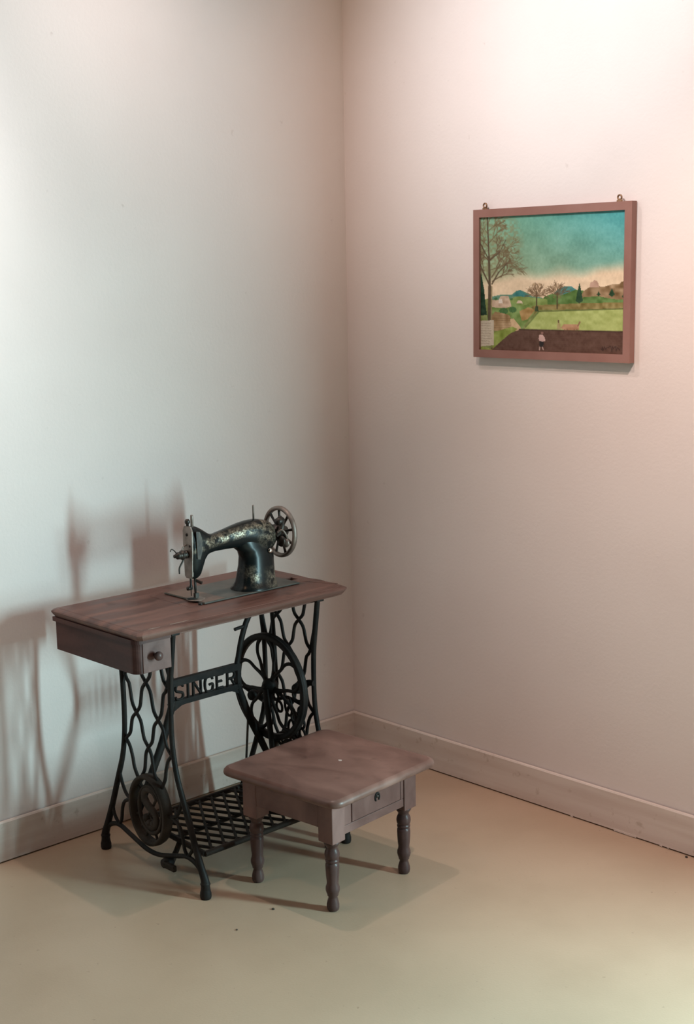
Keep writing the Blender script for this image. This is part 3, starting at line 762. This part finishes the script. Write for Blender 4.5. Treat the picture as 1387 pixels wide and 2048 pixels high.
# ------------------------------------------------------------------ framed painting
PX0_, PX1_, PZ0, PZ1 = 0.601, 1.189, 1.422, 1.875
PCX, PCZ = (PX0_ + PX1_) / 2, PZ0
P = thing('framed_painting', 'landscape painting of a ploughed field in a plain reddish wooden frame', 'painting', (PCX, 0, PCZ))
hw_, hh = (PX1_ - PX0_) / 2, PZ1 - PZ0
fw = 0.024
yb_, yf = -0.003, -0.026
def rail(poly):
    mb = MB().prism(poly, lambda a, b, d: (a, d, b), yb_, yf)
    return mb.build('frame_rail', M['frame'], P)
rail([(-hw_, hh), (hw_, hh), (hw_ - fw, hh - fw), (-hw_ + fw, hh - fw)])
rail([(-hw_, 0), (hw_, 0), (hw_ - fw, fw), (-hw_ + fw, fw)])
rail([(-hw_, 0), (-hw_, hh), (-hw_ + fw, hh - fw), (-hw_ + fw, fw)])
rail([(hw_, 0), (hw_, hh), (hw_ - fw, hh - fw), (hw_ - fw, fw)])
for u in (-0.254, 0.245):
    mb = MB().tube([(u + 0.0065 * math.cos(a), -0.016, hh + 0.012 + 0.0065 * math.sin(a)) for a in [2 * math.pi * k / 14 for k in range(14)]], 0.0026, 6, closed=True)
    mb.box((u - 0.008, -0.020, hh - 0.001), (u + 0.008, -0.012, hh + 0.005), 0.001)
    mb.build('hanging_loop', M['brass'], P)

# the painted canvas: a fine grid of dabs of colour
def paint(NX, NY):
    rng = np.random.default_rng(5)
    X, Y = np.meshgrid(np.linspace(0, 1070, NX), np.linspace(0, 1000, NY))
    img = np.zeros((NY, NX, 3))
    def smooth_noise(cx, cy):
        g = rng.random((cy + 2, cx + 2))
        fx, fy = X / 1070.001 * cx, Y / 1000.001 * cy
        ix, iy = fx.astype(int), fy.astype(int)
        tx, ty = fx - ix, fy - iy
        tx, ty = tx * tx * (3 - 2 * tx), ty * ty * (3 - 2 * ty)
        return (g[iy, ix] * (1 - tx) + g[iy, ix + 1] * tx) * (1 - ty) + (g[iy + 1, ix] * (1 - tx) + g[iy + 1, ix + 1] * tx) * ty
    def inside(poly):
        r_ = np.zeros(X.shape, bool)
        n = len(poly)
        for i in range(n):
            xa, ya = poly[i]; xb, yb = poly[(i + 1) % n]
            if ya == yb: continue
            c = ((ya > Y) != (yb > Y)) & (X < (xb - xa) * (Y - ya) / (yb - ya) + xa)
            r_ ^= c
        return r_
    def put(mask, col, a=1.0):
        a = (mask * a)[..., None] if not isinstance(mask, float) else a
        img[:] = img * (1 - a) + np.array(col, float) * a
    def blob(poly, col, vary=14, nx=40, ny=40, a=1.0):
        m = inside(poly).astype(float)
        nz = (smooth_noise(nx, ny) - 0.5)[..., None] * 2 * vary
        c = np.array(col, float) + nz
        m = (m * a)[..., None]
        img[:] = img * (1 - m) + c * m
    def line(xa, ya, xb, yb, w_, col, a=1.0):
        dx, dy = xb - xa, yb - ya
        l2 = dx * dx + dy * dy + 1e-9
        pad = w_ + 6
        sel = (X > min(xa, xb) - pad) & (X < max(xa, xb) + pad) & (Y > min(ya, yb) - pad) & (Y < max(ya, yb) + pad)
        if not sel.any(): return
        t_ = np.clip(((X[sel] - xa) * dx + (Y[sel] - ya) * dy) / l2, 0, 1)
        d = np.hypot(X[sel] - xa - t_ * dx, Y[sel] - ya - t_ * dy)
        m = (np.clip((w_ / 2 + 2 - d) / 3.5, 0, 1) * a)[:, None]
        img[sel] = img[sel] * (1 - m) + np.array(col, float) * m
    # sky
    n1, n2 = smooth_noise(7, 9), smooth_noise(18, 26)
    s_ = X / 1070
    top = np.stack([128 - 50 * s_, 170 - 4 * s_, 136 + 34 * s_], -1)
    mid = np.stack([164 - 48 * s_, 176 - 4 * s_, 134 + 24 * s_], -1)
    cream = np.array((240, 214, 180.))
    yc = 470 - 75 * s_ + (n1 - 0.5) * 60
    a1 = np.clip(Y / np.maximum(yc - 40, 1), 0, 1)[..., None]
    sky = top * (1 - a1) + mid * a1
    a2 = np.clip((Y - yc + 55) / 110, 0, 1)[..., None]
    a2 = a2 * a2 * (3 - 2 * a2)
    img[:] = sky * (1 - a2) + cream * a2 + ((n1 - 0.5) * 20 + (n2 - 0.5) * 12)[..., None]
    # far hills, over a grassy ground
    blob([(0, 1000), (0, 612), (300, 606), (700, 600), (1070, 596), (1070, 1000)], (128, 136, 78), 20, 30, 34)
    blob([(100, 650), (100, 592), (180, 578), (250, 580), (285, 552), (315, 545), (360, 562), (410, 592), (480, 600), (480, 660)], (98, 142, 118), 12)
    blob([(255, 585), (290, 556), (315, 547), (345, 566), (400, 598), (330, 596)], (58, 122, 118), 10)
    blob([(540, 640), (560, 575), (600, 540), (640, 522), (690, 520), (730, 545), (780, 560), (780, 640)], (78, 138, 132), 14)
    blob([(470, 640), (500, 592), (560, 570), (620, 585), (720, 545), (800, 555), (1070, 575), (1070, 690), (470, 690)], (96, 128, 66), 22, 30, 40)
    blob([(100, 640), (300, 592), (420, 600), (520, 612), (520, 680), (300, 720), (100, 700)], (132, 152, 82), 24, 24, 34)
    # brown hillside with a keep
    blob([(760, 600), (775, 560), (815, 530), (850, 520), (920, 525), (980, 508), (1020, 510), (1040, 490), (1070, 488), (1070, 615), (980, 610), (880, 590)], (150, 122, 88), 38, 34, 40)
    blob([(820, 530), (825, 498), (845, 488), (850, 480), (870, 482), (882, 505), (888, 528)], (196, 160, 138), 18)
    for cx_, ty, by, hw2 in ((750, 495, 640, 26), (974, 535, 595, 22), (884, 555, 592, 15), (1058, 560, 610, 16)):
        blob([(cx_, ty), (cx_ + hw2 * .55, ty + (by - ty) * .45), (cx_ + hw2, by - 15), (cx_, by), (cx_ - hw2, by - 15), (cx_ - hw2 * .55, ty + (by - ty) * .45)], (40, 72, 44), 10)
    line(750, 635, 750, 655, 5, (70, 60, 40))
    # hedge band
    blob([(300, 700), (440, 655), (560, 650), (760, 640), (1070, 632), (1070, 672), (760, 684), (460, 690), (420, 720), (330, 800), (300, 800)], (142, 126, 74), 26, 50, 40)
    # village, walls and lane on the left
    blob([(60, 720), (95, 640), (200, 600), (260, 640), (330, 660), (380, 650), (430, 700), (330, 830), (250, 830), (60, 800)], (116, 142, 74), 26, 24, 34)
    blob([(90, 650), (100, 618), (150, 618), (165, 590), (225, 588), (240, 625), (250, 665), (200, 680), (100, 672)], (206, 178, 152), 24, 40, 44)
    blob([(150, 640), (152, 612), (178, 612), (180, 645)], (232, 218, 202), 8)
    blob([(288, 640), (300, 622), (330, 624), (336, 645)], (216, 194, 168), 12)
    for cx_, cy_, rr_ in ((128, 610, 14), (250, 612, 12), (190, 700, 34), (260, 690, 30)):
        put((np.hypot(X - cx_, (Y - cy_) * 1.4) < rr_).astype(float), (62, 104, 58), 0.8)
    blob([(90, 740), (120, 705), (180, 715), (235, 730), (262, 800), (240, 830), (120, 850), (90, 800)], (172, 142, 104), 34, 40, 34)
    for k in range(6):
        line(95, 735 + 18 * k, 245, 735 + 17 * k, 2.5, (120, 92, 62), 0.6)
    blob([(310, 700), (380, 670), (430, 690), (370, 760), (330, 770)], (166, 132, 80), 22)
    blob([(240, 760), (265, 752), (300, 790), (325, 825), (290, 850), (250, 815)], (214, 182, 142), 12)
    # meadow
    blob([(350, 830), (400, 760), (460, 705), (560, 690), (760, 686), (1070, 672), (1070, 838), (700, 842), (300, 845)], (176, 188, 112), 16, 26, 40)
    line(455, 700, 1070, 676, 8, (86, 96, 50), 0.8)
    line(360, 815, 455, 705, 9, (96, 116, 58), 0.7)
    # ploughed earth
    blob([(60, 1000), (140, 940), (230, 868), (310, 836), (420, 832), (700, 838), (1070, 832), (1070, 1000)], (96, 68, 56), 8, 30, 50)
    line(310, 834, 1070, 834, 9, (64, 40, 34), 0.8)
    for k in range(9):
        line(150 + 20 * k, 990 - 14 * k, 1070, 985 - 16 * k, 3, (112, 82, 66), 0.25)
    # verge
    blob([(100, 985), (112, 860), (200, 830), (260, 815), (300, 830), (230, 872), (140, 950), (85, 1000), (10, 1000), (10, 965)], (138, 152, 70), 24, 30, 34)
    # conifers at the left edge
    blob([(0, 735), (0, 400), (14, 430), (36, 540), (46, 650), (58, 730)], (30, 58, 38), 12)
    # trees
    random.seed(11)
    def twig(x_, y_, ang, ln, w_, dep, col):
        x2, y2 = x_ + ln * math.cos(ang), y_ - ln * math.sin(ang)
        line(x_, y_, x2, y2, w_, col, 0.95)
        if dep == 0: return
        for q in range(3 if dep > 1 else 2):
            twig(x_ + (x2 - x_) * (0.55 + 0.45 * random.random()), y_ + (y2 - y_) * (0.55 + 0.45 * random.random()), ang + random.uniform(-0.75, 0.75), ln * random.uniform(0.5, 0.78), max(1.6, w_ * 0.58), dep - 1, col)
    tc_, tw = (92, 76, 56), (118, 102, 72)
    # haze of fine twigs in the crown
    hz = np.clip((1.05 - np.hypot((X - 110) / 235, (Y - 210) / 275)) * 3, 0, 1) * np.clip((smooth_noise(70, 80) - 0.28) * 1.6, 0, 0.62)
    put(hz, (138, 130, 92))
    for x_, y_, a, ln, w_ in ((82, 320, 0.75, 95, 9), (95, 450, 0.95, 110, 10), (100, 480, 0.5, 95, 8), (72, 200, 0.8, 90, 7), (66, 110, 0.6, 80, 6), (75, 330, 2.4, 80, 9), (72, 230, 2.3, 70, 7), (64, 130, 2.2, 60, 5), (62, 80, 1.3, 60, 5), (78, 500, 2.1, 130, 9), (85, 290, 0.2, 120, 6), (80, 400, 0.35, 130, 6)):
        twig(x_, y_, a, ln, w_, 4, tw if w_ < 8 else (112, 92, 66))
    line(76, 775, 80, 520, 24, tc_); line(92, 770, 96, 520, 10, (152, 134, 96), 0.8)
    line(80, 520, 74, 300, 17, tc_); line(74, 300, 60, 0, 10, tc_)
    line(82, 520, 20, 390, 9, tc_); line(20, 390, 0, 340, 7, tc_); line(78, 330, 0, 190, 8, tc_)
    line(98, 500, 150, 415, 10, tc_); line(150, 415, 215, 350, 7, tc_); line(82, 325, 160, 265, 8, tc_); line(160, 265, 205, 180, 5, tc_)
    for cx_, ty, by, sp in ((440, 498, 690, 60), (592, 505, 678, 46)):
        line(cx_, by, cx_, ty + 60, 9, (84, 70, 46))
        hz = (np.hypot((X - cx_) / sp, (Y - ty - 52) / 56) < 1).astype(float) * np.clip((smooth_noise(90, 90) - 0.3) * 1.2, 0, 0.5)
        put(hz, (150, 118, 84))
        for k in range(9):
            twig(cx_, by - 95, 0.35 + k * 0.31, 55, 4, 2, (112, 86, 60))
    blob([(428, 700), (430, 665), (452, 665), (455, 700)], (58, 74, 44), 8)
    # ploughman and team
    blob([(618, 818), (640, 790), (740, 788), (752, 800), (748, 826), (690, 832), (650, 832)], (186, 142, 108), 16)
    blob([(590, 828), (592, 795), (604, 772), (616, 790), (622, 826)], (176, 160, 112), 12)
    line(603, 776, 603, 764, 9, (96, 66, 52)); line(742, 800, 756, 772, 9, (150, 104, 84))
    for q in (648, 666, 716, 736): line(q, 826, q, 845, 4, (104, 72, 60))
    # sower
    blob([(458, 895), (462, 870), (486, 866), (504, 890), (506, 915), (478, 918), (460, 910)], (206, 170, 160), 12)
    put((np.hypot(X - 484, Y - 855) < 9).astype(float), (150, 112, 100))
    blob([(462, 915), (496, 918), (492, 958), (462, 958)], (48, 44, 42), 6)
    line(466, 958, 464, 978, 7, (206, 178, 164)); line(486, 958, 492, 976, 7, (206, 178, 164))
    # pinned note with faint handwriting
    blob([(0, 775), (112, 768), (114, 955), (4, 968)], (200, 186, 164), 6)
    for k in range(9):
        yy_ = 792 + 19 * k
        x_ = 12
        while x_ < 92 - (k * 7) % 20:
            ln = random.uniform(6, 16)
            line(x_, yy_, x_ + ln, yy_ + random.uniform(-4, 4), 3, (128, 116, 104), 0.7)
            x_ += ln + random.uniform(2, 7)
    # signature scribble
    x_, y_ = 905, 955
    for k in range(26):
        x2, y2 = x_ + random.uniform(-2, 10), 955 + random.uniform(-20, 20)
        line(x_, y_, x2, y2, 3, (48, 32, 28), 0.7)
        x_, y_ = x2, y2
    # brushwork
    img[:] += ((smooth_noise(90, 60) - 0.5) * 12)[..., None] + ((rng.random(X.shape) - 0.5) * 6)[..., None]
    return np.clip(img, 4, 255)

NX, NY = 300, 240
img = paint(NX, NY) / 255
imgl = np.where(img <= 0.04045, img / 12.92, ((img + 0.055) / 1.055) ** 2.4)
cw0, cw1, cz0, cz1 = -hw_ + fw - 0.004, hw_ - fw + 0.004, fw - 0.004, hh - fw + 0.004
ux = np.linspace(cw0, cw1, NX); uz = np.linspace(cz1, cz0, NY)
vv = [(ux[i], -0.0185, uz[j]) for j in range(NY) for i in range(NX)]
ff = [(j * NX + i, (j + 1) * NX + i, (j + 1) * NX + i + 1, j * NX + i + 1) for j in range(NY - 1) for i in range(NX - 1)]
nv = len(vv)
vv += [(cw0, -0.012, cz1), (cw1, -0.012, cz1), (cw1, -0.012, cz0), (cw0, -0.012, cz0)]
ff += [(nv, nv + 1, nv + 2, nv + 3)]
ff += [tuple(range(NX)) + (nv + 1, nv), tuple((NY - 1) * NX + i for i in range(NX - 1, -1, -1)) + (nv + 3, nv + 2)]
ff += [tuple(j * NX for j in range(NY - 1, -1, -1)) + (nv, nv + 3), tuple(j * NX + NX - 1 for j in range(NY)) + (nv + 2, nv + 1)]
me = bpy.data.meshes.new('canvas')
me.from_pydata(vv, [], ff)
ca = me.color_attributes.new('paint', 'FLOAT_COLOR', 'POINT')
cols = np.ones((len(vv), 4), np.float32)
cols[:nv, :3] = imgl.reshape(-1, 3)
ca.data.foreach_set('color', cols.ravel())
pm = bpy.data.materials.new('oil_paint')
pm.use_nodes = True
nt = pm.node_tree
b = nt.nodes['Principled BSDF']
at = nt.nodes.new('ShaderNodeAttribute'); at.attribute_name = 'paint'
gm = nt.nodes.new('ShaderNodeMix'); gm.data_type = 'RGBA'; gm.blend_type = 'MULTIPLY'
gm.inputs['Factor'].default_value = 1.0
gm.inputs['B'].default_value = (0.86, 0.88, 0.90, 1)
nt.links.new(at.outputs['Color'], gm.inputs['A'])
nt.links.new(gm.outputs['Result'], b.inputs['Base Color'])
b.inputs['Roughness'].default_value = 0.6
b.inputs['Specular IOR Level'].default_value = 0.25
nz = nt.nodes.new('ShaderNodeTexNoise'); nz.inputs['Scale'].default_value = 220
bp = nt.nodes.new('ShaderNodeBump'); bp.inputs['Strength'].default_value = 0.15; bp.inputs['Distance'].default_value = 0.001
tc = nt.nodes.new('ShaderNodeTexCoord')
nt.links.new(tc.outputs['Object'], nz.inputs[0]); nt.links.new(nz.outputs[0], bp.inputs['Height']); nt.links.new(bp.outputs[0], b.inputs['Normal'])
me.materials.append(pm)
link('canvas', me, P, 'painted canvas: bare tree, meadow and brown ploughed field under a teal sky')

# ------------------------------------------------------------------ crumbs on the floor
def crumb(x, y, r_, label, seed):
    random.seed(seed)
    bm = bmesh.new()
    bmesh.ops.create_icosphere(bm, subdivisions=1, radius=r_)
    for v in bm.verts:
        v.co *= random.uniform(0.7, 1.25)
        v.co.z = max(v.co.z, -r_ * 0.45) * 0.8
    zmin = min(v.co.z for v in bm.verts)
    for v in bm.verts: v.co.z -= zmin
    me = bpy.data.meshes.new('crumb'); bm.to_mesh(me); bm.free()
    me.materials.append(M['crumb'])
    o = link('crumb', me, None, label)
    o['category'] = 'crumb'
    o.location = (x, y, 0)
crumb(0.812, -1.085, 0.0045, 'small dark crumb on the floor left of the stool', 1)
crumb(1.418, -0.028, 0.0050, 'small dark crumb on the floor beside the right baseboard', 2)
crumb(0.835, -1.230, 0.0030, 'tiny dark crumb on the open floor in front of the machine', 4)
